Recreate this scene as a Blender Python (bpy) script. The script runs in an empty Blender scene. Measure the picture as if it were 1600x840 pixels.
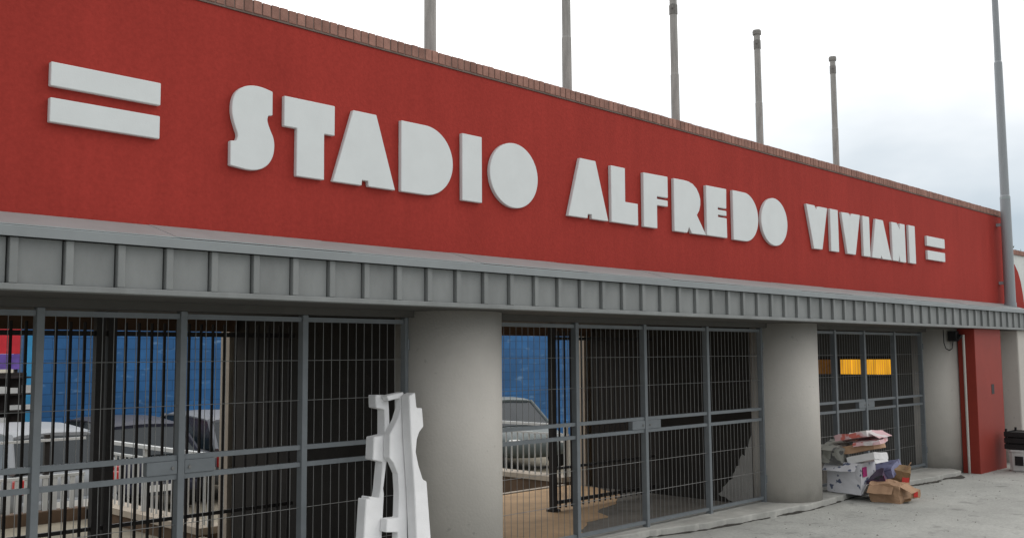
import bpy, bmesh, math, random
from mathutils import Vector, Matrix, noise

random.seed(7)
S = bpy.context.scene
COL = S.collection
R = math.radians

# ------------------------------------------------------------------ camera
PITCH, ROLL, YAW = 0.0874666, -0.00721744, 0.79435
cam = bpy.data.cameras.new('camera')
cam.sensor_width = 36.0
cam.lens = 1540 / 1600 * 36.0
cam.clip_start = 0.05
cam.clip_end = 2000
co = bpy.data.objects.new('camera', cam)
COL.objects.link(co)
fw = Vector((math.sin(YAW) * math.cos(PITCH), math.cos(YAW) * math.cos(PITCH), math.sin(PITCH)))
r0 = Vector((math.cos(YAW), -math.sin(YAW), 0))
u0 = r0.cross(fw)
rt = r0 * math.cos(ROLL) + u0 * math.sin(ROLL)
up = u0 * math.cos(ROLL) - r0 * math.sin(ROLL)
m = Matrix((rt, up, -fw)).transposed().to_4x4()
m.translation = Vector((0, 0, 1.85))
co.matrix_world = m
S.camera = co

# ------------------------------------------------------------------ world, sun, exposure
SUN_DIR = Vector((0.78, -0.42, 0.62)).normalized()      # towards the sun behind the overcast
w = bpy.data.worlds.new('World')
S.world = w
w.use_nodes = True
nt = w.node_tree
nt.nodes.clear()
N = nt.nodes.new
out = N('ShaderNodeOutputWorld')
bg = N('ShaderNodeBackground')
bg.inputs['Strength'].default_value = 0.1
sky = N('ShaderNodeTexSky')
sky.sky_type = 'NISHITA'
sky.sun_disc = False
sky.sun_elevation = math.asin(SUN_DIR.z)
sky.sun_rotation = math.atan2(SUN_DIR.x, SUN_DIR.y)
tc = N('ShaderNodeTexCoord')
sep = N('ShaderNodeSeparateXYZ')
nt.links.new(tc.outputs['Generated'], sep.inputs[0])
nz = N('ShaderNodeTexNoise')
nz.inputs['Scale'].default_value = 2.6
nz.inputs['Detail'].default_value = 5
mp = N('ShaderNodeMapping')
mp.inputs['Scale'].default_value = (1, 1, 2.6)
nt.links.new(tc.outputs['Generated'], mp.inputs[0])
nt.links.new(mp.outputs[0], nz.inputs['Vector'])
# cloud brightness: white overhead, grey blue banks low down
ad = N('ShaderNodeMath'); ad.operation = 'MULTIPLY_ADD'
nt.links.new(nz.outputs['Fac'], ad.inputs[0]); ad.inputs[1].default_value = 0.22
nt.links.new(sep.outputs['Z'], ad.inputs[2])
cr = N('ShaderNodeValToRGB')
cr.color_ramp.elements[0].position = 0.235
cr.color_ramp.elements[0].color = (0.42, 0.49, 0.55, 1)
cr.color_ramp.elements[1].position = 0.37
cr.color_ramp.elements[1].color = (1, 1, 1, 1)
nt.links.new(ad.outputs[0], cr.inputs[0])
sc = N('ShaderNodeVectorMath'); sc.operation = 'SCALE'
sc.inputs['Scale'].default_value = 10.8
nt.links.new(cr.outputs['Color'], sc.inputs[0])
# sky brighter towards the hidden sun, darkened on the unseen left for shaded sides
dt = N('ShaderNodeVectorMath'); dt.operation = 'DOT_PRODUCT'; dt.inputs[1].default_value = (0.93, 0.15, 0.33)
nt.links.new(tc.outputs['Generated'], dt.inputs[0])
mrw = N('ShaderNodeMapRange'); mrw.inputs[1].default_value = -0.9; mrw.inputs[2].default_value = 0.75; mrw.inputs[3].default_value = 8.5; mrw.inputs[4].default_value = 13.0
nt.links.new(dt.outputs['Value'], mrw.inputs[0])
# and far brighter behind the building, where the photograph's sky is blown out
dy_ = N('ShaderNodeVectorMath'); dy_.operation = 'DOT_PRODUCT'; dy_.inputs[1].default_value = (0.0, 0.88, 0.47)
nt.links.new(tc.outputs['Generated'], dy_.inputs[0])
mry = N('ShaderNodeMapRange'); mry.inputs[1].default_value = 0.45; mry.inputs[2].default_value = 0.95; mry.inputs[3].default_value = 1.0; mry.inputs[4].default_value = 1.9
nt.links.new(dy_.outputs['Value'], mry.inputs[0])
mm = N('ShaderNodeMath'); mm.operation = 'MULTIPLY'
nt.links.new(mrw.outputs[0], mm.inputs[0]); nt.links.new(mry.outputs[0], mm.inputs[1])
nt.links.new(mm.outputs[0], sc.inputs['Scale'])
mx = N('ShaderNodeMixRGB'); mx.inputs[0].default_value = 0.93
nt.links.new(sky.outputs[0], mx.inputs[1])
nt.links.new(sc.outputs[0], mx.inputs[2])
nt.links.new(mx.outputs[0], bg.inputs[0])
nt.links.new(bg.outputs[0], out.inputs[0])

sl = bpy.data.lights.new('sun', 'SUN')
sl.energy = 0.6
sl.angle = R(25)
sl.color = (1.0, 0.96, 0.9)
so = bpy.data.objects.new('sun', sl)
so.rotation_euler = SUN_DIR.to_track_quat('Z', 'Y').to_euler()
so.location = (10, -10, 20)
COL.objects.link(so)

S.view_settings.view_transform = 'Standard'
S.view_settings.look = 'None'
S.view_settings.gamma = 1
S.view_settings.exposure = 0.0
S.view_settings.use_curve_mapping = False

# ------------------------------------------------------------------ materials
def mat(name, col, rough=0.7, metal=0.0, var=0.0, vscale=3.0, vstretch=(1, 1, 1), dark=None, bump=0.0, bscale=60.0, spec=0.3, island=0.0):
    mt = bpy.data.materials.new(name)
    mt.use_nodes = True
    t = mt.node_tree
    b = t.nodes['Principled BSDF']
    b.inputs['Base Color'].default_value = (*col, 1)
    b.inputs['Roughness'].default_value = rough
    b.inputs['Metallic'].default_value = metal
    b.inputs['Specular IOR Level'].default_value = spec
    c = t.nodes.new('ShaderNodeTexCoord')
    last = None
    if var > 0:
        mpn = t.nodes.new('ShaderNodeMapping'); mpn.inputs['Scale'].default_value = vstretch
        t.links.new(c.outputs['Object'], mpn.inputs[0])
        n = t.nodes.new('ShaderNodeTexNoise'); n.inputs['Scale'].default_value = vscale; n.inputs['Detail'].default_value = 8
        n.inputs['Roughness'].default_value = 0.65
        t.links.new(mpn.outputs[0], n.inputs['Vector'])
        cr = t.nodes.new('ShaderNodeValToRGB')
        d = dark or tuple(x * (1 - var) for x in col)
        l = tuple(min(1, x * (1 + var * 0.55)) for x in col)
        cr.color_ramp.elements[0].position = 0.32; cr.color_ramp.elements[0].color = (*d, 1)
        cr.color_ramp.elements[1].position = 0.68; cr.color_ramp.elements[1].color = (*l, 1)
        t.links.new(n.outputs['Fac'], cr.inputs[0])
        last = cr.outputs[0]
        t.links.new(last, b.inputs['Base Color'])
    if island > 0:
        g = t.nodes.new('ShaderNodeNewGeometry')
        hsv = t.nodes.new('ShaderNodeHueSaturation')
        mr = t.nodes.new('ShaderNodeMapRange'); mr.inputs[3].default_value = 1 - island; mr.inputs[4].default_value = 1 + island
        t.links.new(g.outputs['Random Per Island'], mr.inputs[0])
        t.links.new(mr.outputs[0], hsv.inputs['Value'])
        if last: t.links.new(last, hsv.inputs['Color'])
        else: hsv.inputs['Color'].default_value = (*col, 1)
        t.links.new(hsv.outputs[0], b.inputs['Base Color'])
    if bump > 0:
        n2 = t.nodes.new('ShaderNodeTexNoise'); n2.inputs['Scale'].default_value = bscale; n2.inputs['Detail'].default_value = 6
        t.links.new(c.outputs['Object'], n2.inputs['Vector'])
        bp = t.nodes.new('ShaderNodeBump'); bp.inputs['Strength'].default_value = bump; bp.inputs['Distance'].default_value = 0.01
        t.links.new(n2.outputs['Fac'], bp.inputs['Height'])
        t.links.new(bp.outputs[0], b.inputs['Normal'])
    return mt

def blotch(name, base, spots, scale=8.0, thr=0.55, rough=0.6, second=None):
    """a printed card: base colour with blotches of a second (and third) ink"""
    mt = bpy.data.materials.new(name); mt.use_nodes = True
    t = mt.node_tree; b = t.nodes['Principled BSDF']; b.inputs['Roughness'].default_value = rough
    c = t.nodes.new('ShaderNodeTexCoord')
    cur = None
    for i, (colr, s, th) in enumerate([(spots, scale, thr)] + ([second] if second else [])):
        n = t.nodes.new('ShaderNodeTexNoise'); n.inputs['Scale'].default_value = s; n.inputs['Detail'].default_value = 2
        mp2 = t.nodes.new('ShaderNodeMapping'); mp2.inputs['Location'].default_value = (3.1 * i, 1.7 * i, 0.4)
        t.links.new(c.outputs['Object'], mp2.inputs[0]); t.links.new(mp2.outputs[0], n.inputs['Vector'])
        cr = t.nodes.new('ShaderNodeValToRGB'); cr.color_ramp.elements[0].position = th; cr.color_ramp.elements[1].position = th + 0.03
        t.links.new(n.outputs['Fac'], cr.inputs[0])
        mxx = t.nodes.new('ShaderNodeMixRGB')
        t.links.new(cr.outputs[0], mxx.inputs[0])
        if cur: t.links.new(cur, mxx.inputs[1])
        else: mxx.inputs[1].default_value = (*base, 1)
        mxx.inputs[2].default_value = (*colr, 1)
        cur = mxx.outputs[0]
    t.links.new(cur, b.inputs['Base Color'])
    return mt

def red_stucco():
    mt = mat('red_stucco', (0.345, 0.041, 0.032), 0.85, var=0.11, vscale=1.1, vstretch=(1, 1, 0.5), bump=0.25, bscale=55, spec=0.10)
    t = mt.node_tree; b = t.nodes['Principled BSDF']
    src = b.inputs['Base Color'].links[0].from_socket
    c = t.nodes.new('ShaderNodeTexCoord'); mpn = t.nodes.new('ShaderNodeMapping'); mpn.inputs['Scale'].default_value = (9, 9, 0.35)
    n = t.nodes.new('ShaderNodeTexNoise'); n.inputs['Scale'].default_value = 1.0; n.inputs['Detail'].default_value = 6
    t.links.new(c.outputs['Object'], mpn.inputs[0]); t.links.new(mpn.outputs[0], n.inputs['Vector'])
    mr = t.nodes.new('ShaderNodeMapRange'); mr.inputs[1].default_value = 0.3; mr.inputs[2].default_value = 0.7; mr.inputs[3].default_value = 0.95; mr.inputs[4].default_value = 1.04
    t.links.new(n.outputs['Fac'], mr.inputs[0])
    n3 = t.nodes.new('ShaderNodeTexNoise'); n3.inputs['Scale'].default_value = 38; n3.inputs['Detail'].default_value = 4
    t.links.new(c.outputs['Object'], n3.inputs['Vector'])
    mr3 = t.nodes.new('ShaderNodeMapRange'); mr3.inputs[1].default_value = 0.3; mr3.inputs[2].default_value = 0.7; mr3.inputs[3].default_value = 0.92; mr3.inputs[4].default_value = 1.06
    t.links.new(n3.outputs['Fac'], mr3.inputs[0])
    mu = t.nodes.new('ShaderNodeMath'); mu.operation = 'MULTIPLY'
    t.links.new(mr.outputs[0], mu.inputs[0]); t.links.new(mr3.outputs[0], mu.inputs[1])
    h = t.nodes.new('ShaderNodeHueSaturation'); t.links.new(src, h.inputs['Color']); t.links.new(mu.outputs[0], h.inputs['Value'])
    t.links.new(h.outputs[0], b.inputs['Base Color'])
    return mt

def concrete_ground():
    mt = mat('forecourt_concrete', (0.41, 0.412, 0.385), 0.9, var=0.18, vscale=1.3, bump=0.5, bscale=40, spec=0.15)
    t = mt.node_tree; b = t.nodes['Principled BSDF']
    src = b.inputs['Base Color'].links[0].from_socket
    c = t.nodes.new('ShaderNodeTexCoord')
    n = t.nodes.new('ShaderNodeTexNoise'); n.inputs['Scale'].default_value = 26; n.inputs['Detail'].default_value = 8; n.inputs['Roughness'].default_value = 0.75
    t.links.new(c.outputs['Object'], n.inputs['Vector'])
    mr = t.nodes.new('ShaderNodeMapRange'); mr.inputs[1].default_value = 0.25; mr.inputs[2].default_value = 0.75; mr.inputs[3].default_value = 0.74; mr.inputs[4].default_value = 1.2
    t.links.new(n.outputs['Fac'], mr.inputs[0])
    # hairline cracks: thin contour of a warped noise
    n2 = t.nodes.new('ShaderNodeTexNoise'); n2.inputs['Scale'].default_value = 0.8; n2.inputs['Detail'].default_value = 7; n2.inputs['Roughness'].default_value = 0.55
    t.links.new(c.outputs['Object'], n2.inputs['Vector'])
    s = t.nodes.new('ShaderNodeMath'); s.operation = 'SUBTRACT'; s.inputs[1].default_value = 0.5
    a = t.nodes.new('ShaderNodeMath'); a.operation = 'ABSOLUTE'
    t.links.new(n2.outputs['Fac'], s.inputs[0]); t.links.new(s.outputs[0], a.inputs[0])
    m2 = t.nodes.new('ShaderNodeMapRange'); m2.inputs[1].default_value = 0.0; m2.inputs[2].default_value = 0.006; m2.inputs[3].default_value = 0.75; m2.inputs[4].default_value = 1.0
    t.links.new(a.outputs[0], m2.inputs[0])
    # darker stains
    n4 = t.nodes.new('ShaderNodeTexNoise'); n4.inputs['Scale'].default_value = 2.7; n4.inputs['Detail'].default_value = 5
    t.links.new(c.outputs['Object'], n4.inputs['Vector'])
    m4 = t.nodes.new('ShaderNodeMapRange'); m4.inputs[1].default_value = 0.60; m4.inputs[2].default_value = 0.70; m4.inputs[3].default_value = 1.0; m4.inputs[4].default_value = 0.72
    t.links.new(n4.outputs['Fac'], m4.inputs[0])
    mu = t.nodes.new('ShaderNodeMath'); mu.operation = 'MULTIPLY'
    t.links.new(mr.outputs[0], mu.inputs[0]); t.links.new(m2.outputs[0], mu.inputs[1])
    mu2 = t.nodes.new('ShaderNodeMath'); mu2.operation = 'MULTIPLY'
    t.links.new(mu.outputs[0], mu2.inputs[0]); t.links.new(m4.outputs[0], mu2.inputs[1])
    h = t.nodes.new('ShaderNodeHueSaturation'); t.links.new(src, h.inputs['Color']); t.links.new(mu2.outputs[0], h.inputs['Value'])
    t.links.new(h.outputs[0], b.inputs['Base Color'])
    return mt

def blue_wall_mat():
    mt = mat('blue_painted_block', (0.030, 0.145, 0.36), 0.6, var=0.25, vscale=0.8, bump=0.2)
    t = mt.node_tree; b = t.nodes['Principled BSDF']
    src = b.inputs['Base Color'].links[0].from_socket
    c = t.nodes.new('ShaderNodeTexCoord'); mpn = t.nodes.new('ShaderNodeMapping'); mpn.inputs['Rotation'].default_value = (R(90), 0, 0)
    br = t.nodes.new('ShaderNodeTexBrick'); br.inputs['Scale'].default_value = 1.0
    br.inputs['Brick Width'].default_value = 0.5; br.inputs['Row Height'].default_value = 0.22; br.inputs['Mortar Size'].default_value = 0.012
    br.inputs['Color1'].default_value = (1, 1, 1, 1); br.inputs['Color2'].default_value = (0.8, 0.8, 0.8, 1); br.inputs['Mortar'].default_value = (0.6, 0.6, 0.6, 1)
    t.links.new(c.outputs['Object'], mpn.inputs[0]); t.links.new(mpn.outputs[0], br.inputs['Vector'])
    mu = t.nodes.new('ShaderNodeMixRGB'); mu.blend_type = 'MULTIPLY'; mu.inputs[0].default_value = 1
    t.links.new(src, mu.inputs[1]); t.links.new(br.outputs['Color'], mu.inputs[2])
    # pale worn dashes
    mp3 = t.nodes.new('ShaderNodeMapping'); mp3.inputs['Scale'].default_value = (2.2, 1, 7)
    n = t.nodes.new('ShaderNodeTexNoise'); n.inputs['Scale'].default_value = 1.0; n.inputs['Detail'].default_value = 4
    t.links.new(c.outputs['Object'], mp3.inputs[0]); t.links.new(mp3.outputs[0], n.inputs['Vector'])
    cr = t.nodes.new('ShaderNodeValToRGB'); cr.color_ramp.elements[0].position = 0.60; cr.color_ramp.elements[1].position = 0.72
    cr.color_ramp.elements[1].color = (0.45, 0.45, 0.45, 1)
    t.links.new(n.outputs['Fac'], cr.inputs[0])
    m2 = t.nodes.new('ShaderNodeMixRGB'); t.links.new(cr.outputs[0], m2.inputs[0]); t.links.new(mu.outputs[0], m2.inputs[1]); m2.inputs[2].default_value = (0.25, 0.42, 0.62, 1)
    t.links.new(m2.outputs[0], b.inputs['Base Color'])
    return mt

M = {}
M['red'] = red_stucco()
M['red_paint'] = mat('red_gloss_paint', (0.27, 0.034, 0.022), 0.6, var=0.12, vscale=2, bump=0.1)
M['brick'] = mat('coping_brick', (0.31, 0.165, 0.13), 0.9, var=0.25, vscale=9, bump=0.4, bscale=90, island=0.16)
M['mortar'] = mat('coping_mortar', (0.20, 0.15, 0.13), 0.95, var=0.2)
M['letter'] = mat('letter_paint', (0.67, 0.70, 0.70), 0.55, var=0.035, vscale=5, spec=0.3, bump=0.06, bscale=120)
M['letter_side'] = M['letter']
M['canopy'] = mat('canopy_grey_paint', (0.225, 0.235, 0.232), 0.55, var=0.16, vscale=4, vstretch=(1, 1, 0.35), bump=0.12, bscale=14, island=0.05)
M['canopy_cap'] = mat('canopy_cap_metal', (0.24, 0.26, 0.265), 0.42, metal=0.0, var=0.10, vscale=2.5, spec=0.45)
M['flash'] = mat('zinc_flashing', (0.30, 0.345, 0.345), 0.4, metal=0.1, var=0.12, vscale=3, spec=0.5)
M['pier'] = mat('pier_plaster', (0.51, 0.485, 0.445), 0.85, var=0.055, vscale=2.6, bump=0.3, bscale=45, spec=0.2)
t_ = M['pier'].node_tree; b_ = t_.nodes['Principled BSDF']; src_ = b_.inputs['Base Color'].links[0].from_socket
c_ = t_.nodes.new('ShaderNodeTexCoord'); s_ = t_.nodes.new('ShaderNodeSeparateXYZ'); t_.links.new(c_.outputs['Object'], s_.inputs[0])
n_ = t_.nodes.new('ShaderNodeTexNoise'); n_.inputs['Scale'].default_value = 5; n_.inputs['Detail'].default_value = 7; t_.links.new(c_.outputs['Object'], n_.inputs['Vector'])
a_ = t_.nodes.new('ShaderNodeMath'); a_.operation = 'MULTIPLY_ADD'; a_.inputs[1].default_value = -0.5; t_.links.new(n_.outputs['Fac'], a_.inputs[0]); t_.links.new(s_.outputs['Z'], a_.inputs[2])
r_ = t_.nodes.new('ShaderNodeMapRange'); r_.inputs[1].default_value = -0.26; r_.inputs[2].default_value = 0.03; r_.inputs[3].default_value = 0.66; r_.inputs[4].default_value = 1.0; t_.links.new(a_.outputs[0], r_.inputs[0])
# a few scuffs and small knocks
v_ = t_.nodes.new('ShaderNodeTexNoise'); v_.inputs['Scale'].default_value = 13; v_.inputs['Detail'].default_value = 3; t_.links.new(c_.outputs['Object'], v_.inputs['Vector'])
q_ = t_.nodes.new('ShaderNodeMapRange'); q_.inputs[1].default_value = 0.69; q_.inputs[2].default_value = 0.74; q_.inputs[3].default_value = 1.0; q_.inputs[4].default_value = 0.82; t_.links.new(v_.outputs['Fac'], q_.inputs[0])
m_ = t_.nodes.new('ShaderNodeMath'); m_.operation = 'MULTIPLY'; t_.links.new(r_.outputs[0], m_.inputs[0]); t_.links.new(q_.outputs[0], m_.inputs[1])
h_ = t_.nodes.new('ShaderNodeHueSaturation'); t_.links.new(src_, h_.inputs['Color']); t_.links.new(m_.outputs[0], h_.inputs['Value']); t_.links.new(h_.outputs[0], b_.inputs['Base Color'])
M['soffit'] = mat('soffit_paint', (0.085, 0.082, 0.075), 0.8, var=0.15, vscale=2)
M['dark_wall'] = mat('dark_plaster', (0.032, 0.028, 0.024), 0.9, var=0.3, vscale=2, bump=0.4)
M['grey_wall'] = mat('grey_plaster', (0.26, 0.255, 0.245), 0.85, var=0.12, vscale=2, bump=0.3)
M['beige'] = mat('beige_render', (0.42, 0.36, 0.29), 0.85, var=0.15, vscale=4, bump=0.2)
M['brown_beam'] = mat('brown_beam', (0.13, 0.075, 0.045), 0.8, var=0.35, vscale=3)
M['gate'] = mat('gate_grey_paint', (0.165, 0.183, 0.195), 0.5, var=0.12, vscale=7, spec=0.4)
M['wire'] = mat('galvanised_wire', (0.21, 0.21, 0.205), 0.45, metal=0.25, var=0.2, vscale=6)
M['iron'] = mat('black_iron', (0.022, 0.018, 0.016), 0.55, var=0.4, vscale=8)
M['pole'] = mat('weathered_pole', (0.36, 0.35, 0.33), 0.7, var=0.25, vscale=3, vstretch=(6, 6, 1), bump=0.2)
M['pole_dark'] = mat('weathered_fitting', (0.25, 0.24, 0.225), 0.8, var=0.35, vscale=10)
M['mast'] = mat('galvanised_mast', (0.29, 0.31, 0.325), 0.5, metal=0.1, var=0.10, vscale=3, vstretch=(3, 3, 0.5), spec=0.4)
M['foam'] = mat('polystyrene', (0.80, 0.80, 0.80), 0.85, var=0.06, vscale=6, bump=0.35, bscale=140, spec=0.2)
M['ground'] = concrete_ground()
M['apron'] = mat('apron_screed', (0.42, 0.415, 0.385), 0.9, var=0.25, vscale=3, bump=0.6, bscale=35, spec=0.15)
M['floor'] = mat('ochre_floor', (0.46, 0.30, 0.165), 0.85, var=0.25, vscale=2.2, bump=0.3)
M['floor_dark'] = mat('dull_concrete_floor', (0.15, 0.135, 0.115), 0.9, var=0.3, vscale=2.5, bump=0.4)
M['yard'] = mat('yard_dirt', (0.27, 0.24, 0.185), 0.95, var=0.3, vscale=1.2, bump=0.5)
M['brown_wall'] = mat('brown_kerb', (0.13, 0.085, 0.055), 0.9, var=0.35, vscale=2)
M['white_rail'] = mat('white_rail_paint', (0.55, 0.56, 0.55), 0.6, var=0.1)
M['blue'] = blue_wall_mat()
M['lightblue'] = mat('light_blue_paint', (0.05, 0.33, 0.62), 0.6, var=0.2)
M['glass'] = mat('car_glass', (0.012, 0.018, 0.022), 0.2, spec=0.35)
M['tyre'] = mat('tyre_rubber', (0.015, 0.015, 0.015), 0.9)
M['rim'] = mat('wheel_rim', (0.35, 0.35, 0.36), 0.35, metal=0.6)
M['tail'] = mat('tail_lens', (0.45, 0.02, 0.02), 0.3, spec=0.5)
M['plate_white'] = mat('number_plate', (0.7, 0.7, 0.68), 0.5)
M['car_white'] = mat('car_white', (0.26, 0.275, 0.29), 0.45, spec=0.25)
M['car_dark'] = mat('car_dark', (0.022, 0.024, 0.04), 0.5, spec=0.2)
M['car_silver'] = mat('car_silver', (0.15, 0.16, 0.18), 0.5, spec=0.25)
M['car_teal'] = mat('car_grey_green', (0.10, 0.12, 0.12), 0.45, spec=0.3)
M['car_red'] = mat('car_red', (0.45, 0.03, 0.05), 0.3, spec=0.5)
M['card'] = mat('brown_cardboard', (0.42, 0.265, 0.165), 0.85, var=0.16, vscale=6, bump=0.15)
M['card_dark'] = mat('brown_cardboard_worn', (0.28, 0.185, 0.10), 0.9, var=0.25, vscale=6)
M['card_white'] = mat('white_cardboard', (0.70, 0.70, 0.70), 0.7, var=0.08, vscale=5)
M['card_grey'] = blotch('grey_printed_card', (0.30, 0.30, 0.27), (0.10, 0.10, 0.10), 9, 0.56)
M['card_spots'] = blotch('spotted_card', (0.62, 0.62, 0.65), (0.09, 0.11, 0.18), 11, 0.60)
M['card_pink'] = blotch('pink_printed_card', (0.70, 0.46, 0.48), (0.72, 0.66, 0.66), 4, 0.54, second=((0.62, 0.16, 0.13), 6, 0.63))
M['card_magenta'] = mat('magenta_print', (0.40, 0.02, 0.16), 0.6, var=0.2, vscale=6)
M['card_purple'] = blotch('purple_card', (0.055, 0.03, 0.07), (0.02, 0.02, 0.03), 6, 0.55)
M['card_blue'] = blotch('blue_grey_card', (0.16, 0.17, 0.29), (0.08, 0.08, 0.16), 6, 0.55)
M['plastic_red'] = mat('red_plastic', (0.55, 0.04, 0.03), 0.45)
M['black'] = mat('black_plastic', (0.014, 0.014, 0.015), 0.5)
M['white_plastic'] = mat('white_plastic', (0.55, 0.56, 0.55), 0.5, var=0.15, vscale=5)
M['white_paint'] = mat('white_wall_paint', (0.62, 0.64, 0.62), 0.8, var=0.1)
M['leaf'] = mat('leaf_green', (0.06, 0.09, 0.035), 0.7, island=0.4)
M['bark'] = mat('bark', (0.12, 0.09, 0.065), 0.9, var=0.3)
M['yellow'] = mat('yellow_plastic', (0.42, 0.40, 0.06), 0.5)

def lit_orange():
    mt = bpy.data.materials.new('lit_orange_window'); mt.use_nodes = True
    t = mt.node_tree; b = t.nodes['Principled BSDF']
    b.inputs['Base Color'].default_value = (0.6, 0.3, 0.03, 1)
    b.inputs['Emission Color'].default_value = (1.0, 0.45, 0.02, 1)
    c = t.nodes.new('ShaderNodeTexCoord'); mp_ = t.nodes.new('ShaderNodeMapping'); mp_.inputs['Scale'].default_value = (1, 9, 0.6)
    n = t.nodes.new('ShaderNodeTexNoise'); n.inputs['Scale'].default_value = 2.2; n.inputs['Detail'].default_value = 4
    mr = t.nodes.new('ShaderNodeMapRange'); mr.inputs[1].default_value = 0.3; mr.inputs[2].default_value = 0.7; mr.inputs[3].default_value = 0.5; mr.inputs[4].default_value = 1.0
    t.links.new(c.outputs['Object'], mp_.inputs[0]); t.links.new(mp_.outputs[0], n.inputs['Vector']); t.links.new(n.outputs['Fac'], mr.inputs[0])
    t.links.new(mr.outputs[0], b.inputs['Emission Strength'])
    return mt
M['orange'] = lit_orange()

# ------------------------------------------------------------------ mesh helpers
def box(bm, x0, x1, y0, y1, z0, z1, skew=None):
    vs = [bm.verts.new((x, y, z)) for x in (x0, x1) for y in (y0, y1) for z in (z0, z1)]
    for f in ((0, 1, 3, 2), (4, 6, 7, 5), (0, 4, 5, 1), (2, 3, 7, 6), (0, 2, 6, 4), (1, 5, 7, 3)):
        bm.faces.new([vs[i] for i in f])
    return vs

def cyl(bm, p0, p1, r0_, r1_=None, n=12, cap=True):
    r1_ = r0_ if r1_ is None else r1_
    p0, p1 = Vector(p0), Vector(p1)
    d = (p1 - p0).normalized()
    a = Vector((0, 0, 1)) if abs(d.z) < 0.9 else Vector((1, 0, 0))
    u = d.cross(a).normalized(); v = d.cross(u)
    A = []; B = []
    for i in range(n):
        t = 2 * math.pi * i / n
        o = u * math.cos(t) + v * math.sin(t)
        A.append(bm.verts.new(p0 + o * r0_)); B.append(bm.verts.new(p1 + o * r1_))
    for i in range(n):
        j = (i + 1) % n
        bm.faces.new((A[i], A[j], B[j], B[i]))
    if cap:
        bm.faces.new(A[::-1]); bm.faces.new(B)

def lathe(bm, base, prof, n=16):
    """prof: (radius, z) pairs"""
    rings = []
    for r_, z in prof:
        rings.append([bm.verts.new((base[0] + r_ * math.cos(2 * math.pi * i / n), base[1] + r_ * math.sin(2 * math.pi * i / n), base[2] + z)) for i in range(n)])
    for a, b in zip(rings, rings[1:]):
        for i in range(n):
            j = (i + 1) % n
            bm.faces.new((a[i], a[j], b[j], b[i]))
    bm.faces.new(rings[0][::-1]); bm.faces.new(rings[-1])

def tube(bm, pts, r_, n=8):
    for a, b in zip(pts, pts[1:]):
        cyl(bm, a, b, r_, n=n)

def prism(bm, pts, f, g):
    """extrude the outline pts; f and g map an outline point to front and back 3D positions"""
    A = [bm.verts.new(f(p)) for p in pts]; B = [bm.verts.new(g(p)) for p in pts]
    n = len(pts)
    bm.faces.new(A); bm.faces.new(B[::-1])
    for i in range(n):
        j = (i + 1) % n
        bm.faces.new((A[i], B[i], B[j], A[j]))

def obj(name, bm, material, parent=None, smooth=False, bevel=0.0, seg=2, sub=0, shift=True):
    bmesh.ops.recalc_face_normals(bm, faces=bm.faces)
    me = bpy.data.meshes.new(name)
    if parent is not None and shift:
        p = parent
        while p.parent: p = p.parent
        bmesh.ops.translate(bm, verts=bm.verts, vec=-p.location)
    if smooth:
        for f in bm.faces: f.smooth = True
    bm.to_mesh(me); bm.free()
    me.materials.append(material)
    o = bpy.data.objects.new(name, me)
    COL.objects.link(o)
    if parent is not None: o.parent = parent
    if bevel:
        mo = o.modifiers.new('bevel', 'BEVEL'); mo.width = bevel; mo.segments = seg; mo.limit_method = 'ANGLE'; mo.angle_limit = R(40)
        mo.harden_normals = False
    if sub:
        mo = o.modifiers.new('sub', 'SUBSURF'); mo.levels = sub; mo.render_levels = sub
    return o

def thing(name, label, cat, loc=(0, 0, 0), group=None, rz=0):
    o = bpy.data.objects.new(name, None)
    COL.objects.link(o)
    o.location = loc; o.rotation_euler = (0, 0, rz)
    o.empty_display_size = 0.2
    o['label'] = label; o['category'] = cat
    if group: o['group'] = group
    return o

def tag(o, label, cat, group=None):
    o['label'] = label; o['category'] = cat
    if group: o['group'] = group
    return o

def struct(o):
    o['kind'] = 'structure'
    return o

def dup(root):
    r_ = root.copy(); COL.objects.link(r_)
    for ch in root.children:
        c = ch.copy(); COL.objects.link(c); c.parent = r_
        for g in ch.children:
            d = g.copy(); COL.objects.link(d); d.parent = c
    return r_

NB = bmesh.new
YG = 6.314      # gate plane
YW = 5.86       # red wall face
YC = 5.50       # canopy face
ZS = 2.215      # soffit

# ------------------------------------------------------------------ setting: ground
bm = NB(); v = [bm.verts.new(p) for p in ((-400, -400, -0.604), (600, -400, -0.604), (600, 600, -0.604), (-400, 600, -0.604))]; bm.faces.new(v)
struct(obj('ground', bm, M['yard']))
bm = NB(); box(bm, -80, 90, -80, 6.40, -0.55, 0.0)
struct(obj('pavement', bm, M['ground']))
bm = NB(); box(bm, -20, 30, 6.404, 9.35, -0.55, 0.02)
struct(obj('portico_floor', bm, M['floor_dark']))
# ochre dirt trodden over the inner floor, ragged towards the middle gate
rg_ = random.Random(31)
ol_ = [(5.2, 6.41), (7.2, 6.41)]
for i in range(40):
    t = i / 39
    ol_.append((7.25 + 3.1 * t + 0.12 * noise.noise((t * 9, 2, 0)), 6.43 + 1.75 * t + 0.15 * noise.noise((t * 7, 8, 0)) + rg_.uniform(-.02, .02)))
ol_ += [(10.7, 8.9), (10.7, 9.345), (5.2, 9.345)]
bm = NB(); bm.faces.new([bm.verts.new((x, y, 0.024)) for x, y in ol_])
struct(obj('ochre_dirt', bm, M['floor']))
bm = NB(); box(bm, -20, 5.1, 9.354, 9.44, -0.55, 0.035); box(bm, 5.35, 10.6, 9.354, 9.44, -0.55, 0.035)
struct(obj('kerb', bm, M['beige']))
bm = NB(); box(bm, -20, 5.08, 9.444, 12.2, -0.55, -0.08)
struct(obj('yard_floor', bm, M['yard']))
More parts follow.
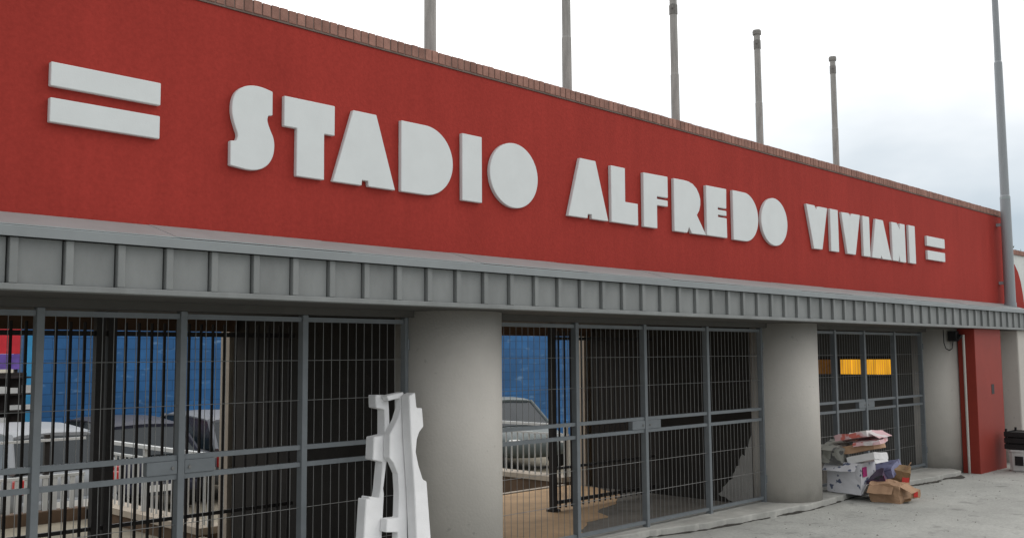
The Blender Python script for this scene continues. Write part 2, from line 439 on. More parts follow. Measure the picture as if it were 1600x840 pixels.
# ragged apron under the gates, in front of the piers
edge = [(-6, 6.18), (4, 6.2), (7.7, 6.23), (8.2, 6.2), (8.7, 6.06), (9.38, 5.95), (10.14, 5.91), (10.9, 5.83), (11.6, 5.86), (12.2, 5.93), (12.61, 5.92), (13.3, 5.83), (13.9, 5.83), (14.3, 5.78), (14.72, 5.77), (15.2, 5.73), (15.5, 5.74), (15.7, 5.95)]
pts = []
rng = random.Random(3)
for (xa, ya), (xb, yb) in zip(edge, edge[1:]):
    n = max(2, int((xb - xa) / 0.07))
    for i in range(n):
        t = i / n
        x = xa + (xb - xa) * t; y = ya + (yb - ya) * t
        pts.append((x, y + 0.035 * noise.noise((x * 2.3, 0, 0)) + rng.uniform(-0.012, 0.012)))
pts.append(edge[-1])
pts = pts + [(15.7, 6.42), (-6, 6.42)]
bm = NB(); prism(bm, pts, lambda p: (p[0], p[1], 0.075), lambda p: (p[0], p[1] - 0.0, -0.1))
struct(obj('apron', bm, M['apron'], bevel=0.012, seg=2))

bm = NB(); rng = random.Random(8)  # dark strip that paints in the shade along the foot of the apron edge
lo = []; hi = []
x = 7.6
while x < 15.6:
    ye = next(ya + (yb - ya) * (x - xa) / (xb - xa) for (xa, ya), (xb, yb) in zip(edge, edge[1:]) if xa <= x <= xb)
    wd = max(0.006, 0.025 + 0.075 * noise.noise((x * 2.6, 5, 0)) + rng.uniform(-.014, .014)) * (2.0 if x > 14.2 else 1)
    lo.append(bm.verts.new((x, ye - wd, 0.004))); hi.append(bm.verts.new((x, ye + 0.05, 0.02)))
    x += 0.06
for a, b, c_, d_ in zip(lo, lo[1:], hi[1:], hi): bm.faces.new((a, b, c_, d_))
struct(obj('edge_shade', bm, mat('edge_shade_dark', (0.055, 0.05, 0.043), 0.95, var=0.4, vscale=14)))

# ------------------------------------------------------------------ the stadium entrance building
B = thing('stadium_entrance', 'long red rendered stadium entrance on rounded grey piers under a grey ribbed canopy', 'building', (8, 6.3, 0))
bm = NB(); box(bm, -6, 18.62, YW, 6.18, 2.5, 4.178)
obj('facade_wall', bm, M['red'], B)
# brick on edge coping
bm = NB()
x = -6.0
rng = random.Random(5)
while x < 18.6:
    wd = 0.062
    dz = rng.uniform(-0.003, 0.002); dy = rng.uniform(-0.002, 0.002)
    box(bm, x, x + wd, YW - 0.016 + dy, 6.21, 4.192 + rng.uniform(-0.002, 0.002), 4.284 + dz)
    x += wd + 0.008
cp = obj('coping', bm, M['brick'], B, bevel=0.003, seg=1)
bm = NB(); box(bm, -6, 18.64, YW - 0.010, 6.20, 4.18, 4.278)
obj('mortar_bed', bm, M['mortar'], cp)

# canopy
cn_bm = NB()
X0, X1 = -6, 25
# fascia: cap, recessed panel, bottom flange; profile in (y, z)
def strip(bm, prof, xa=X0, xb=X1):
    A = [bm.verts.new((xa, y, z)) for y, z in prof]; Bv = [bm.verts.new((xb, y, z)) for y, z in prof]
    n = len(prof)
    for i in range(n):
        j = (i + 1) % n
        bm.faces.new((A[i], A[j], Bv[j], Bv[i]))
    bm.faces.new(A[::-1]); bm.faces.new(Bv)
strip(cn_bm, [(YC + 0.085, 2.249), (YC + 0.085, 2.50), (YC + 0.10, 2.50), (YC + 0.10, 2.249)])
k = -28
xs_ = []
while True:
    xr = 2.119 + 0.289 * k + (0.004 * math.sin(k * 12.9))
    if xr > X1 - 0.1: break
    xs_.append(xr)
    k += 1
for xa, xb in zip(xs_, xs_[1:]):
    # standing rib, gap added on its left for a shade line, flat tray between
    box(cn_bm, xa, xa + 0.044, YC + 0.004, YC + 0.084, 2.2505, 2.494)
    box(cn_bm, xa + 0.0445, xb - 0.009, YC + 0.032, YC + 0.084, 2.2495, 2.496)
CAN = obj('canopy', cn_bm, M['canopy'], B, bevel=0.003, seg=1)
bm = NB(); strip(bm, [(YC, ZS), (YC, 2.249), (YC + 0.10, 2.249), (YC + 0.10, ZS)])
obj('bottom_flange', bm, M['canopy'], CAN, bevel=0.004)
bm = NB(); strip(bm, [(YC - 0.022, 2.497), (YC - 0.022, 2.55), (YC - 0.016, 2.556), (YC + 0.09, 2.556), (YC + 0.09, 2.502), (YC - 0.01, 2.502), (YC - 0.01, 2.497)])
obj('cap_strip', bm, M['canopy_cap'], CAN)
# sloping flashing in lengths with lapped joints
bm = NB(); x = X0
i = 0
while x < 18.0:
    xe = min(x + 1.25, 18.02)
    h = 0.0025 * (i % 2)
    strip(bm, [(YC - 0.018, 2.557 + h), (YW - 0.004, 2.664 + h), (YW - 0.004, 2.672 + h), (YC - 0.018, 2.562 + h)], x, xe + 0.02)
    x = xe; i += 1
strip(bm, [(YC - 0.018, 2.557), (YW + 0.3, 2.62), (YW + 0.3, 2.63), (YC - 0.018, 2.562)], 18.06, X1)
obj('flashing', bm, M['flash'], CAN)
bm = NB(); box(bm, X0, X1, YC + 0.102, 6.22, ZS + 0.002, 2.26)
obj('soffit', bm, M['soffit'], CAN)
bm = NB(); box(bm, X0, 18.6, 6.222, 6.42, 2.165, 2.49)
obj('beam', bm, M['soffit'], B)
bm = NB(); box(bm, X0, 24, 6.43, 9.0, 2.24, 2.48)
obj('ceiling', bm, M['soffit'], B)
bm = NB(); box(bm, X0, 24, 9.002, 9.12, 2.11, 2.48)
obj('back_beam', bm, M['brown_beam'], B)

# rounded piers with deep side walls
for i, px in enumerate((0.07, 5.64, 11.21, 16.03)):
    bm = NB()
    n = 40
    ol = [(px - 0.46, 6.46)] + [(px - 0.46 * math.cos(math.pi * t / n), YG - 0.46 * math.sin(math.pi * t / n)) for t in range(n + 1)] + [(px + 0.46, 6.46)]
    prism(bm, ol, lambda p: (p[0], p[1], -0.02), lambda p: (p[0], p[1], ZS + 0.001))
    for f in bm.faces:
        if len(f.verts) == 4 and abs(f.normal.z) < 0.1: f.smooth = True
    po = obj('pier', bm, M['pier'], B)
    for f in po.data.polygons:
        f.use_smooth = len(f.vertices) == 4
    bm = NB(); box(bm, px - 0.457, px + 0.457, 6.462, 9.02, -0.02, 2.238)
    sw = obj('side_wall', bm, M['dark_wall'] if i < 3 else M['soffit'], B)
    bm = NB(); box(bm, px - 0.468, px + 0.468, 9.13, 9.30, -0.55, 2.46)
    obj('end_pilaster', bm, M['beige'], B)
    if i == 2:
        # paler patch low on the side wall with a ragged edge
        pl = [(6.47, 0.03), (6.47, 0.86), (6.50, 0.80), (6.52, 0.70), (6.55, 0.72), (6.57, 0.60), (6.61, 0.62), (6.65, 0.55), (6.655, 0.48), (6.69, 0.47), (6.72, 0.40), (6.745, 0.37), (6.75, 0.31), (6.80, 0.29), (6.84, 0.24), (6.89, 0.20), (6.90, 0.15), (6.96, 0.11), (6.93, 0.085), (6.86, 0.08), (6.82, 0.05), (6.75, 0.03)]
        bm = NB(); prism(bm, pl, lambda p: (px - 0.464, p[0], p[1]), lambda p: (px - 0.455, p[0], p[1]))
        obj('pale_patch', bm, mat('patch_pale_grey', (0.33, 0.32, 0.30), 0.9, var=0.12, vscale=5, bump=0.3), sw)
    if i == 3:
        bm = NB(); box(bm, px - 0.47, px - 0.455, 6.72, 8.3, 1.46, 1.79)
        fr = obj('ticket_window', bm, M['dark_wall'], B)
        bm = NB(); box(bm, px - 0.476, px - 0.466, 6.80, 7.66, 1.505, 1.745)
        obj('pane', bm, M['orange'], fr)
        bm = NB(); box(bm, px - 0.476, px - 0.466, 7.69, 8.2, 1.505, 1.745)
        obj('pane', bm, mat('orange_curtain', (0.55, 0.22, 0.03), 0.8, var=0.4, vscale=8), fr)
        bm = NB(); box(bm, px - 0.49, px - 0.478, 7.65, 7.70, 1.50, 1.75); obj('mullion', bm, M['dark_wall'], fr)
        bm = NB(); box(bm, px - 0.50, px - 0.478, 6.76, 8.24, 1.475, 1.503); obj('sill', bm, M['soffit'], fr)

# red pillar at the far end, grey wall beside it, downpipe
bm = NB(); box(bm, 15.875, 17.03, 5.60, 5.86, -0.02, ZS)
rp = obj('red_pillar', bm, M['red_paint'], B, bevel=0.008)
bm = NB(); box(bm, 16.50, 16.62, 5.597, 5.65, 1.19, 1.345)
obj('slot', bm, M['black'], rp)
bm = NB(); cyl(bm, (15.815, 5.745, 0), (15.815, 5.745, 2.12), 0.019)
obj('downpipe', bm, M['pier'], B, smooth=False)
bm = NB(); box(bm, 16.2, 25, 5.872, 6.4, -0.02, ZS)
obj('end_wall', bm, M['grey_wall'], B)
bm = NB(); box(bm, 17.80, 18.55, 5.58, 5.87, -0.02, ZS)
obj('end_pier', bm, M['pier'], B, bevel=0.02)

# ------------------------------------------------------------------ lettering
SG = thing('wall_sign', 'pale grey raised letters reading STADIO ALFREDO VIVIANI between pairs of bars on the red wall', 'sign', (8.7, YW, 3.1))
def arc(cx, cz, rx, rz, a0, a1, n):
    return [(cx + rx * math.cos(R(a0 + (a1 - a0) * i / n)), cz + rz * math.sin(R(a0 + (a1 - a0) * i / n))) for i in range(n + 1)]
def smoothed(pts, corners, it=3):
    """Chaikin corner cutting that keeps the marked corners"""
    P = [(p, i in corners) for i, p in enumerate(pts)]
    for _ in range(it):
        Q = []
        n = len(P)
        for i in range(n):
            (a, ka), (b, kb) = P[i], P[(i + 1) % n]
            if ka: Q.append((a, True))
            q = (a[0] * .75 + b[0] * .25, a[1] * .75 + b[1] * .25); r_ = (a[0] * .25 + b[0] * .75, a[1] * .25 + b[1] * .75)
            if not ka: Q.append((q, False))
            if not kb: Q.append((r_, False))
        P = Q
    return [p for p, k_ in P]
ZB, ZT = 3.103, 3.653
def Dshape(x0, x1, zb=ZB, zt=ZT):
    mz = (zb + zt) / 2; hx = (x1 - x0)
    xs = x0 + hx * 0.46
    return [(x0, zb)] + arc(xs, mz, x1 - xs, (zt - zb) / 2, -90, 90, 36) + [(x0, zt)]
def Oshape(x0, x1, zb=ZB - 0.003, zt=ZT + 0.006):
    return arc((x0 + x1) / 2, (zb + zt) / 2, (x1 - x0) / 2, (zt - zb) / 2, 0, 360 - 6, 59)
def Ashape(x0, x1, t0, t1, n0, n1, zb=ZB, zt=ZT, nh=0.04, tip=False):
    if tip: return [(t0, zt), (t1, zt), (x1, zb), (n1, zb), ((n0 + n1) / 2, zb + nh), (n0, zb), (x0, zb)]
    return [(t0, zt), (t1, zt), (x1, zb), (n1, zb), (n1 - 0.004, zb + nh), (n0 + 0.004, zb + nh), (n0, zb), (x0, zb)]
def Ishape(x0, x1, zb=ZB, zt=ZT):
    return [(x0, zb), (x1, zb), (x1, zt), (x0, zt)]
ZB2, ZT2 = 3.134, 3.677
Spts = [(3.588, 3.662), (3.589, 3.497), (3.556, 3.490), (3.547, 3.455), (3.572, 3.395), (3.600, 3.345), (3.609, 3.285), (3.599, 3.215), (3.565, 3.155), (3.515, 3.118), (3.459, 3.100), (3.393, 3.098), (3.275, 3.112), (3.274, 3.276), (3.316, 3.282), (3.330, 3.318), (3.314, 3.360), (3.291, 3.417), (3.279, 3.482), (3.283, 3.550), (3.306, 3.610), (3.353, 3.652), (3.413, 3.675), (3.48, 3.681), (3.535, 3.674)]
LET = [
 ('S', smoothed(Spts, {0, 1, 2, 12, 13, 14})),
 ('T', [(3.681, 3.440), (3.681, ZT), (4.103, ZT), (4.103, 3.436), (4.013, 3.436), (4.015, ZB), (3.784, ZB), (3.785, 3.440)]),
 ('A', Ashape(4.090, 4.660, 4.265, 4.479, 4.346, 4.408)),
 ('D', Dshape(4.717, 5.250)), ('I', Ishape(5.351, 5.573)), ('O', Oshape(5.664, 6.250)),
 ('A', Ashape(6.648, 7.222, 6.820, 7.044, 6.919, 6.981)),
 ('L', [(7.270, ZB), (7.683, ZB), (7.683, 3.316), (7.485, 3.316), (7.488, 3.645), (7.270, 3.645)]),
 ('F', [(7.776, ZB), (7.997, ZB), (8.000, 3.338), (8.182, 3.341), (8.182, 3.402), (8.001, 3.402), (8.001, 3.428), (8.186, 3.430), (8.188, 3.648), (7.780, 3.642)]),
 ('R', [(8.290, ZB), (8.518, ZB), (8.551, 3.165), (8.602, ZB), (8.867, ZB + 0.003), (8.702, 3.305), (8.745, 3.355), (8.770, 3.420), (8.771, 3.48), (8.750, 3.535), (8.705, 3.59), (8.640, 3.628), (8.56, 3.646), (8.47, 3.650), (8.294, 3.647)]),
 ('E', [(8.884, ZB + 0.005), (9.277, ZB + 0.005), (9.275, 3.325), (9.104, 3.325), (9.104, 3.350), (9.273, 3.350), (9.272, 3.405), (9.105, 3.405), (9.105, 3.430), (9.272, 3.430), (9.281, 3.648), (8.884, 3.645)]),
 ('D', Dshape(9.408, 9.937)), ('O', Oshape(10.003, 10.600)),
 ('V', [(11.075, ZT2), (11.288, ZT2), (11.324, 3.628), (11.386, ZT2 - 0.003), (11.618, ZT2 - 0.002), (11.458, ZB2 + 0.005), (11.240, ZB2 + 0.002)]),
 ('I', Ishape(11.692, 11.905, ZB2 + 0.004, ZT2 + 0.002)),
 ('V', [(12.000, ZT2 - 0.012), (12.208, ZT2 - 0.006), (12.254, 3.632), (12.301, ZT2 - 0.004), (12.538, ZT2), (12.374, ZB2 + 0.001), (12.140, ZB2 + 0.001)]),
 ('I', Ishape(12.612, 12.812, ZB2 + 0.002, ZT2)),
 ('A', Ashape(12.865, 13.472, 13.012, 13.244, 13.125, 13.186, ZB2, ZT2 - 0.005, 0.045, True)),
 ('N', [(13.518, ZT2), (13.674, ZT2), (13.800, 3.560), (13.815, ZT2 + 0.001), (13.962, ZT2 + 0.002), (13.966, ZB2 - 0.004), (13.764, ZB2 - 0.004), (13.735, 3.215), (13.712, ZB2), (13.526, ZB2)]),
 ('I', Ishape(14.092, 14.312, ZB2, ZT2 + 0.007)),
]
# the N reads as two stems and a diagonal nearly closed up: keep its upper notch thin
LET[18] = ('N', [(13.518, ZT2), (13.700, ZT2), (13.792, 3.590), (13.796, ZT2 + 0.001), (13.962, ZT2 + 0.002), (13.966, ZB2 - 0.004), (13.772, ZB2 - 0.004), (13.735, 3.215), (13.716, ZB2), (13.526, ZB2)])
YF = 5.822
KS = YF / 5.812
for ch, pl in LET:
    pl = [(x * KS, 1.85 + (z - 1.85) * KS) for x, z in pl]
    bm = NB(); prism(bm, pl, lambda p: (p[0], YF, p[1]), lambda p: (p[0], YW - 0.001, p[1]))
    o = obj('letter', bm, M['letter'], SG, bevel=0.004, seg=1)
    o['label'] = 'raised capital letter %s' % ch
for xa, xb, za, zb in ((2.119, 2.786, 3.424, 3.566), (2.120, 2.785, 3.211, 3.355), (14.741, 15.419, 3.434, 3.580), (14.750, 15.416, 3.229, 3.366)):
    bm = NB(); box(bm, xa * KS, xb * KS, YF, YW - 0.001, 1.85 + (za - 1.85) * KS, 1.85 + (zb - 1.85) * KS)
    obj('bar', bm, M['letter'], SG, bevel=0.004, seg=1)

# ------------------------------------------------------------------ mesh gates
def gate(name, label, x0, posts, x1, loc):
    g = thing(name, label, 'gate', loc, 'grey wire mesh gates between the piers')
    pw, pd = 0.024, 0.033
    stops = [x0] + posts + [x1]
    for i, px in enumerate(stops):
        hw = pw if 0 < i < len(stops) - 1 else 0.016
        bm = NB(); box(bm, px - hw, px + hw, YG - pd, YG + pd, 0.05, 2.164)
        p = obj('post', bm, M['gate'], g, bevel=0.004)
    for a, b in zip(stops, stops[1:]):
        aa, bb = a + pw + 0.001, b - pw - 0.001
        for zc, nm in ((2.13, 'top_rail'), (1.185, 'middle_rail'), (1.060, 'middle_rail'), (0.125, 'bottom_rail')):
            bm = NB(); box(bm, aa, bb, YG - 0.018, YG + 0.018, zc - 0.017, zc + 0.017)
            obj(nm, bm, M['gate'], g)
        bm = NB()
        n = max(3, round((bb - aa) / 0.077))
        for i in range(1, n):
            xw = aa + (bb - aa) * i / n
            cyl(bm, (xw, YG, 0.142), (xw, YG, 1.043), 0.0025, n=5, cap=False)
            cyl(bm, (xw, YG, 1.202), (xw, YG, 2.113), 0.0025, n=5, cap=False)
        for zc in (1.825, 1.53, 0.745, 0.435):
            cyl(bm, (aa, YG - 0.006, zc), (bb, YG - 0.006, zc), 0.0025, n=5, cap=False)
        obj('wire_panel', bm, M['wire'], g)
    c = posts[1]
    for s, ln in ((-1, 0.215), (1, 0.225)):
        xa, xb = sorted((c + s * (pw + 0.003), c + s * (pw + ln)))
        bm = NB(); box(bm, xa, xb, YG - 0.028, YG + 0.028, 1.0785, 1.1665)
        lp = obj('lock_plate', bm, M['gate'], g, bevel=0.003)
        bm = NB(); cyl(bm, (c + s * 0.06, YG - 0.0275, 1.12), (c + s * 0.06, YG - 0.036, 1.12), 0.011, n=10)
        obj('keyhole_boss', bm, M['wire'], lp)
    for zc in (0.3, 1.9):
        bm = NB(); cyl(bm, (x1 + 0.010, YG - 0.035, zc), (x1 + 0.010, YG - 0.035, zc + 0.09), 0.012, n=8)
        obj('hinge', bm, M['gate'], g)
    return g
gate('mesh_gate', 'leftmost grey mesh gate, beside the leaning white foam boards, cars seen through it', 0.55, [2.282, 3.218, 4.188], 5.163, (3.2, YG, 0.075))
gate('mesh_gate', 'grey mesh gate between two round piers with an ochre floor behind it', 6.13, [7.295, 8.39, 9.563], 10.735, (8.4, YG, 0.075))
gate('mesh_gate', 'grey mesh gate behind the heap of boxes with an orange lit window beyond', 11.70, [12.66, 13.553, 14.567], 15.555, (13.6, YG, 0.075))

# ------------------------------------------------------------------ inner iron fences
def iron_fence(label, xa, xb, posts, y, pitch, loc):
    t = thing('iron_fence', label, 'fence', loc, 'dark iron fences inside the portico')
    for px in posts:
        bm = NB(); box(bm, px - 0.035, px + 0.035, y - 0.035, y + 0.035, 0.02, 2.23)
        p = obj('post', bm, M['iron'], t)
        bm = NB(); box(bm, px - 0.06, px + 0.06, y - 0.06, y + 0.06, 0.021, 0.05)
        obj('foot_plate', bm, M['iron'], p)
    for za, zb in ((2.03, 2.07), (0.10, 0.14), (0.50, 0.53)):
        bm = NB(); box(bm, xa, xb, y - 0.012, y + 0.012, za, zb)
        obj('rail', bm, M['iron'], t)
    bm = NB(); x = xa + pitch
    while x < xb - 0.03:
        cyl(bm, (x, y - 0.013, 0.05), (x, y - 0.013, 2.14), 0.0125, n=6)
        x += pitch
    obj('bar_panel', bm, M['iron'], t)
iron_fence('dark iron bar fence with two thick posts seen through the gate beside the foam boards', 0.55, 5.16, [3.335, 3.43], 7.93, 0.111, (3, 7.93, 0.02))
iron_fence('short dark iron bar fence on the ochre floor behind the middle gate', 8.74, 10.73, [8.74], 7.93, 0.105, (9.7, 7.93, 0.02))

# ------------------------------------------------------------------ white railings on low walls behind the portico
def railing(label, x, ya, yb, loc):
    t = thing('balustrade', label, 'railing', loc, 'pale railings on low walls behind the portico')
    bm = NB(); box(bm, x - 0.12, x + 0.12, ya, yb, -0.59, 0.05)
    obj('low_wall', bm, M['brown_wall'], t)
    bm = NB(); box(bm, x - 0.15, x + 0.15, ya, yb, 0.051, 0.12)
    obj('coping', bm, M['beige'], t)
    bm = NB(); box(bm, x - 0.03, x + 0.03, ya, yb, 0.82, 0.86)
    obj('handrail', bm, M['white_rail'], t)
    bm = NB(); box(bm, x - 0.02, x + 0.02, ya, yb, 0.70, 0.725)
    obj('rail', bm, M['white_rail'], t)
    bm = NB(); y = ya + 0.06
    while y < yb:
        cyl(bm, (x, y, 0.12), (x, y, 0.70), 0.012, n=6)
        y += 0.12
    obj('baluster_panel', bm, M['white_rail'], t)
    y = ya + 0.05
    while y < yb:
        bm = NB(); box(bm, x - 0.025, x + 0.025, y - 0.025, y + 0.025, 0.12, 0.82)
        obj('post', bm, M['white_rail'], t)
        y += 1.5
t = thing('picket_fence', 'white picket fence on a dark low wall in front of the leftmost pale car', 'fence', (1.8, 12.3, -0.6))
bm = NB(); box(bm, -3, 5.04, 12.21, 12.39, -0.59, 0.06)
obj('low_wall', bm, M['brown_wall'], t)
bm = NB(); box(bm, -3, 5.04, 12.28, 12.32, 0.44, 0.475); box(bm, -3, 5.04, 12.285, 12.315, 0.87, 0.90)
obj('handrail', bm, M['white_rail'], t)
bm = NB(); x = -2.9
while x < 5.0:
    box(bm, x, x + .055, 12.285, 12.31, .061, .438); x += .105
obj('picket_panel', bm, M['white_rail'], t)
for x in (-1.5, 0.5, 2.5, 4.6):
    bm = NB(); box(bm, x - .03, x + .03, 12.321, 12.37, .061, .95)
    obj('post', bm, M['iron'], t)
railing('pale railing on a low wall behind the left gate, dark cars beyond', 5.2, 9.45, 12.2, (5.2, 10.8, -0.6))
railing('pale railing on a brown low wall behind the middle gate', 10.75, 9.45, 13.5, (10.75, 11.5, -0.6))

# ------------------------------------------------------------------ blue wall, poster, rack
bm = NB(); box(bm, 6.95, 34, 20, 20.25, -0.62, 3.3)
bw = thing('block_wall', 'tall blue painted wall behind the parked cars', 'wall', (20, 20, -0.6))
obj('wall', bm, M['blue'], bw)
bm = NB(); box(bm, 7.0, 7.17, 19.97, 19.999, -0.6, 2.3)
obj('edge_strip', bm, M['lightblue'], bw)
ps = thing('poster', 'red and violet poster panel at the left end of the blue wall', 'sign', (6.4, 19.9, 1.6))
bm = NB(); box(bm, 5.7, 6.88, 19.9, 19.94, 1.95, 2.7)
obj('red_field', bm, mat('poster_red', (0.62, 0.03, 0.045), 0.5, var=0.2, vscale=3), ps)
bm = NB(); box(bm, 5.7, 6.88, 19.9, 19.94, 1.66, 1.948)
obj('violet_field', bm, mat('poster_violet', (0.17, 0.10, 0.42), 0.5, var=0.4, vscale=4), ps)
for px in (5.75, 6.82):
    bm = NB(); box(bm, px - 0.03, px + 0.03, 19.945, 20.0, -0.6, 2.75)
    obj('post', bm, M['iron'], ps)
rk = thing('rack', 'dark rack with rows of pale blocks below the red poster', 'rack', (6.3, 19.6, -0.6))
bm = NB(); box(bm, 5.6, 6.86, 19.5, 19.55, -0.6, 1.6)
for zz in (0.35, 0.62, 0.9, 1.2, 1.5): box(bm, 5.6, 6.86, 19.1, 19.498, zz, zz + 0.03)
obj('shelf_frame', bm, M['iron'], rk)
rng = random.Random(11)
for zz in (0.38, 0.65, 0.93, 1.23):
    x = 5.65
    while x < 6.75:
        wd = rng.uniform(0.08, 0.2)
        if rng.random() < 0.7:
            bm = NB(); box(bm, x, x + wd, 19.13, 19.3, zz + 0.002, zz + rng.uniform(0.08, 0.15))
            obj('pale_block', bm, M['white_plastic'], rk)
        x += wd + rng.uniform(0.03, 0.12)
bm = NB(); lathe(bm, (5.75, 17.2, -0.6), [(0.24, 0), (0.27, 0.1), (0.29, 0.9), (0.30, 0.95), (0.28, 1.05), (0.18, 1.14), (0.02, 1.17)])
tag(obj('drum', bm, M['yellow'], smooth=True), 'yellow green drum in front of the dark rack', 'drum')

# ------------------------------------------------------------------ cars in the yard
def car(label, body, loc, rz, group='cars parked in the yard'):
    t = thing('parked_car', label, 'car', (0, 0, 0), group)
    st = [(-2.0, .42, .70, .70), (-1.93, .30, .88, .77), (-1.5, .24, .93, .82), (-0.6, .22, .94, .84), (0.5, .22, .93, .84), (1.1, .22, .90, .83), (1.7, .24, .78, .79), (1.95, .30, .66, .72), (2.02, .40, .56, .62)]
    bm = NB(); rings = []
    for x, zb, zt, hw in st:
        half = [(hw * .82, zb), (hw * .97, zb + .12), (hw, zb + (zt - zb) * .55), (hw * .96, zt - .05), (hw * .86, zt), (0, zt + .025)]
        ring = [(x, y, z) for y, z in half] + [(x, -y, z) for y, z in half[-2::-1]]
        rings.append([bm.verts.new(p) for p in ring])
    n = len(rings[0])
    for a, b in zip(rings, rings[1:]):
        for i in range(n):
            j = (i + 1) % n
            bm.faces.new((a[i], a[j], b[j], b[i]))
    bm.faces.new(rings[0][::-1]); bm.faces.new(rings[-1])
    obj('body', bm, body, t, smooth=True, sub=1)
    # glasshouse
    gs = [(-1.86, .90, .70, .70), (-1.35, .90, 1.37, .58), (-0.5, .90, 1.44, .59), (0.25, .90, 1.42, .58), (1.12, .88, .90, .66)]
    bm = NB(); rings = []
    for x, zb, zt, hw in gs:
        zt = max(zt, zb + .02)
        ring = [(x, .74, zb), (x, hw, zt), (x, 0, zt + .02), (x, -hw, zt), (x, -.74, zb)]
        rings.append([bm.verts.new(p) for p in ring])
    for a, b in zip(rings, rings[1:]):
        for i in range(5):
            j = (i + 1) % 5
            bm.faces.new((a[i], a[j], b[j], b[i]))
    bm.faces.new(rings[0][::-1]); bm.faces.new(rings[-1])
    obj('window_glass', bm, M['glass'], t)
    bm = NB()
    rp_ = [(-1.40, 1.365, .585), (-1.2, 1.41, .60), (-0.5, 1.462, .61), (0.15, 1.45, .60), (0.32, 1.415, .585)]
    A = [];
    for x, z, hw in rp_:
        A.append([bm.verts.new((x, y, zz)) for y, zz in ((hw, z - .02), (hw * .8, z + .012), (0, z + .03), (-hw * .8, z + .012), (-hw, z - .02), (-hw, z - .045), (hw, z - .045))])
    for a, b in zip(A, A[1:]):
        for i in range(7):
            j = (i + 1) % 7
            bm.faces.new((a[i], a[j], b[j], b[i]))
    bm.faces.new(A[0][::-1]); bm.faces.new(A[-1])
    obj('roof', bm, body, t, smooth=False)
    for s in (1, -1):
        for a_, b_, rr in (((-1.86, s * .72, .90), (-1.38, s * .59, 1.37), .045), ((1.12, s * .70, .90), (0.28, s * .59, 1.41), .035), ((-0.35, s * .75, .92), (-0.35, s * .605, 1.42), .035)):
            bm = NB(); cyl(bm, a_, b_, rr, n=6)
            obj('window_pillar', bm, body, t)
    for x in (-1.25, 1.28):
        for s in (1, -1):
            bm = NB(); cyl(bm, (x, s * .66, .30), (x, s * .85, .30), .30, n=20)
            wh = obj('wheel', bm, M['tyre'], t)
            bm = NB(); cyl(bm, (x, s * .852, .30), (x, s * .862, .30), .19, n=16)
            obj('rim', bm, M['rim'], wh)
    for s in (1, -1):
        bm = NB(); box(bm, -1.99, -1.90, min(s * .56, s * .74), max(s * .56, s * .74), .62, .82)
        obj('tail_light', bm, M['tail'], t, bevel=.02)
        bm = NB(); box(bm, 1.86, 1.985, min(s * .42, s * .66), max(s * .42, s * .66), .56, .68)
        obj('headlight', bm, M['plate_white'], t, bevel=.03)
    bm = NB(); box(bm, -2.06, -1.95, -.68, .68, .36, .52)
    obj('rear_bumper', bm, body, t, bevel=.04)
    bm = NB(); box(bm, -2.075, -2.062, -.26, .26, .39, .49)
    obj('number_plate', bm, M['plate_white'], t)
    t.location = loc; t.rotation_euler = (0, 0, rz)
    return t
car('pale car parked nose to the blue wall, leftmost car seen through the left gate', M['car_white'], (5.55, 16.2, -0.6), R(92))
car('dark navy car parked beside the leftmost pale car behind the left railing', M['car_dark'], (7.35, 16.9, -0.6), R(88))
car('silver car half hidden by the portico wall behind the left railing', M['car_silver'], (9.2, 17.2, -0.6), R(90))
car('grey green car facing the portico behind the brown wall of the middle gate', M['car_teal'], (16.25, 16.3, -0.6), R(-112))
car('pale car facing the portico, mostly hidden behind the nearest round pier', M['car_white'], (14.1, 17.4, -0.6), R(-98))

# ------------------------------------------------------------------ flagpoles behind the wall
ranks = ['leftmost of the slim grey poles behind the red wall, cut by the picture top',
         'second slim grey pole from the left, cut by the top of the picture',
         'middle slim grey pole above the word ALFREDO with a clamp near its top',
         'fourth slim grey pole with its dark capped top in view',
         'rightmost and smallest looking of the five slim poles behind the red wall']
for i, (x, zt, r_, cap) in enumerate(((5.60, 6.3, .056, 0), (7.44, 6.2, .052, 0), (9.34, 6.02, .050, 1), (11.21, 6.02, .047, 1), (13.32, 6.12, .045, 1))):
    y = 6.5
    t = thing('flagpole', ranks[i], 'pole', (x, y, 2.48), 'slim poles standing behind the red wall')
    bm = NB(); lathe(bm, (x, y, 2.48), [(r_, 0), (r_, 1.3), (r_ * .98, 2.6), (r_ * .9, 2.62), (r_ * .88, zt - 2.5)], 12)
    obj('shaft', bm, M['pole'], t, smooth=False)
    bm = NB(); lathe(bm, (x, y, zt - .03), [(r_ * 1.18, 0), (r_ * 1.22, .04), (r_ * 1.1, .06), (.01, .07)], 12)
    obj('cap', bm, M['pole_dark'], t)
    bm = NB(); lathe(bm, (x, y, zt - .22), [(r_ * 1.0, 0), (r_ * 1.0, .01), (r_ * 1.0, .11), (r_ * .9, .12)], 12)
    cyl(bm, (x - r_, y - .02, zt - .15), (x - r_ - .018, y - .03, zt - .15), .012, n=6)
    obj('clamp', bm, M['pole_dark'], t)
    bm = NB(); lathe(bm, (x, y, 2.481), [(.09, 0), (.09, .02), (r_ * 1.3, .03), (r_ * 1.3, .12)], 12)
    obj('base', bm, M['pole_dark'], t)

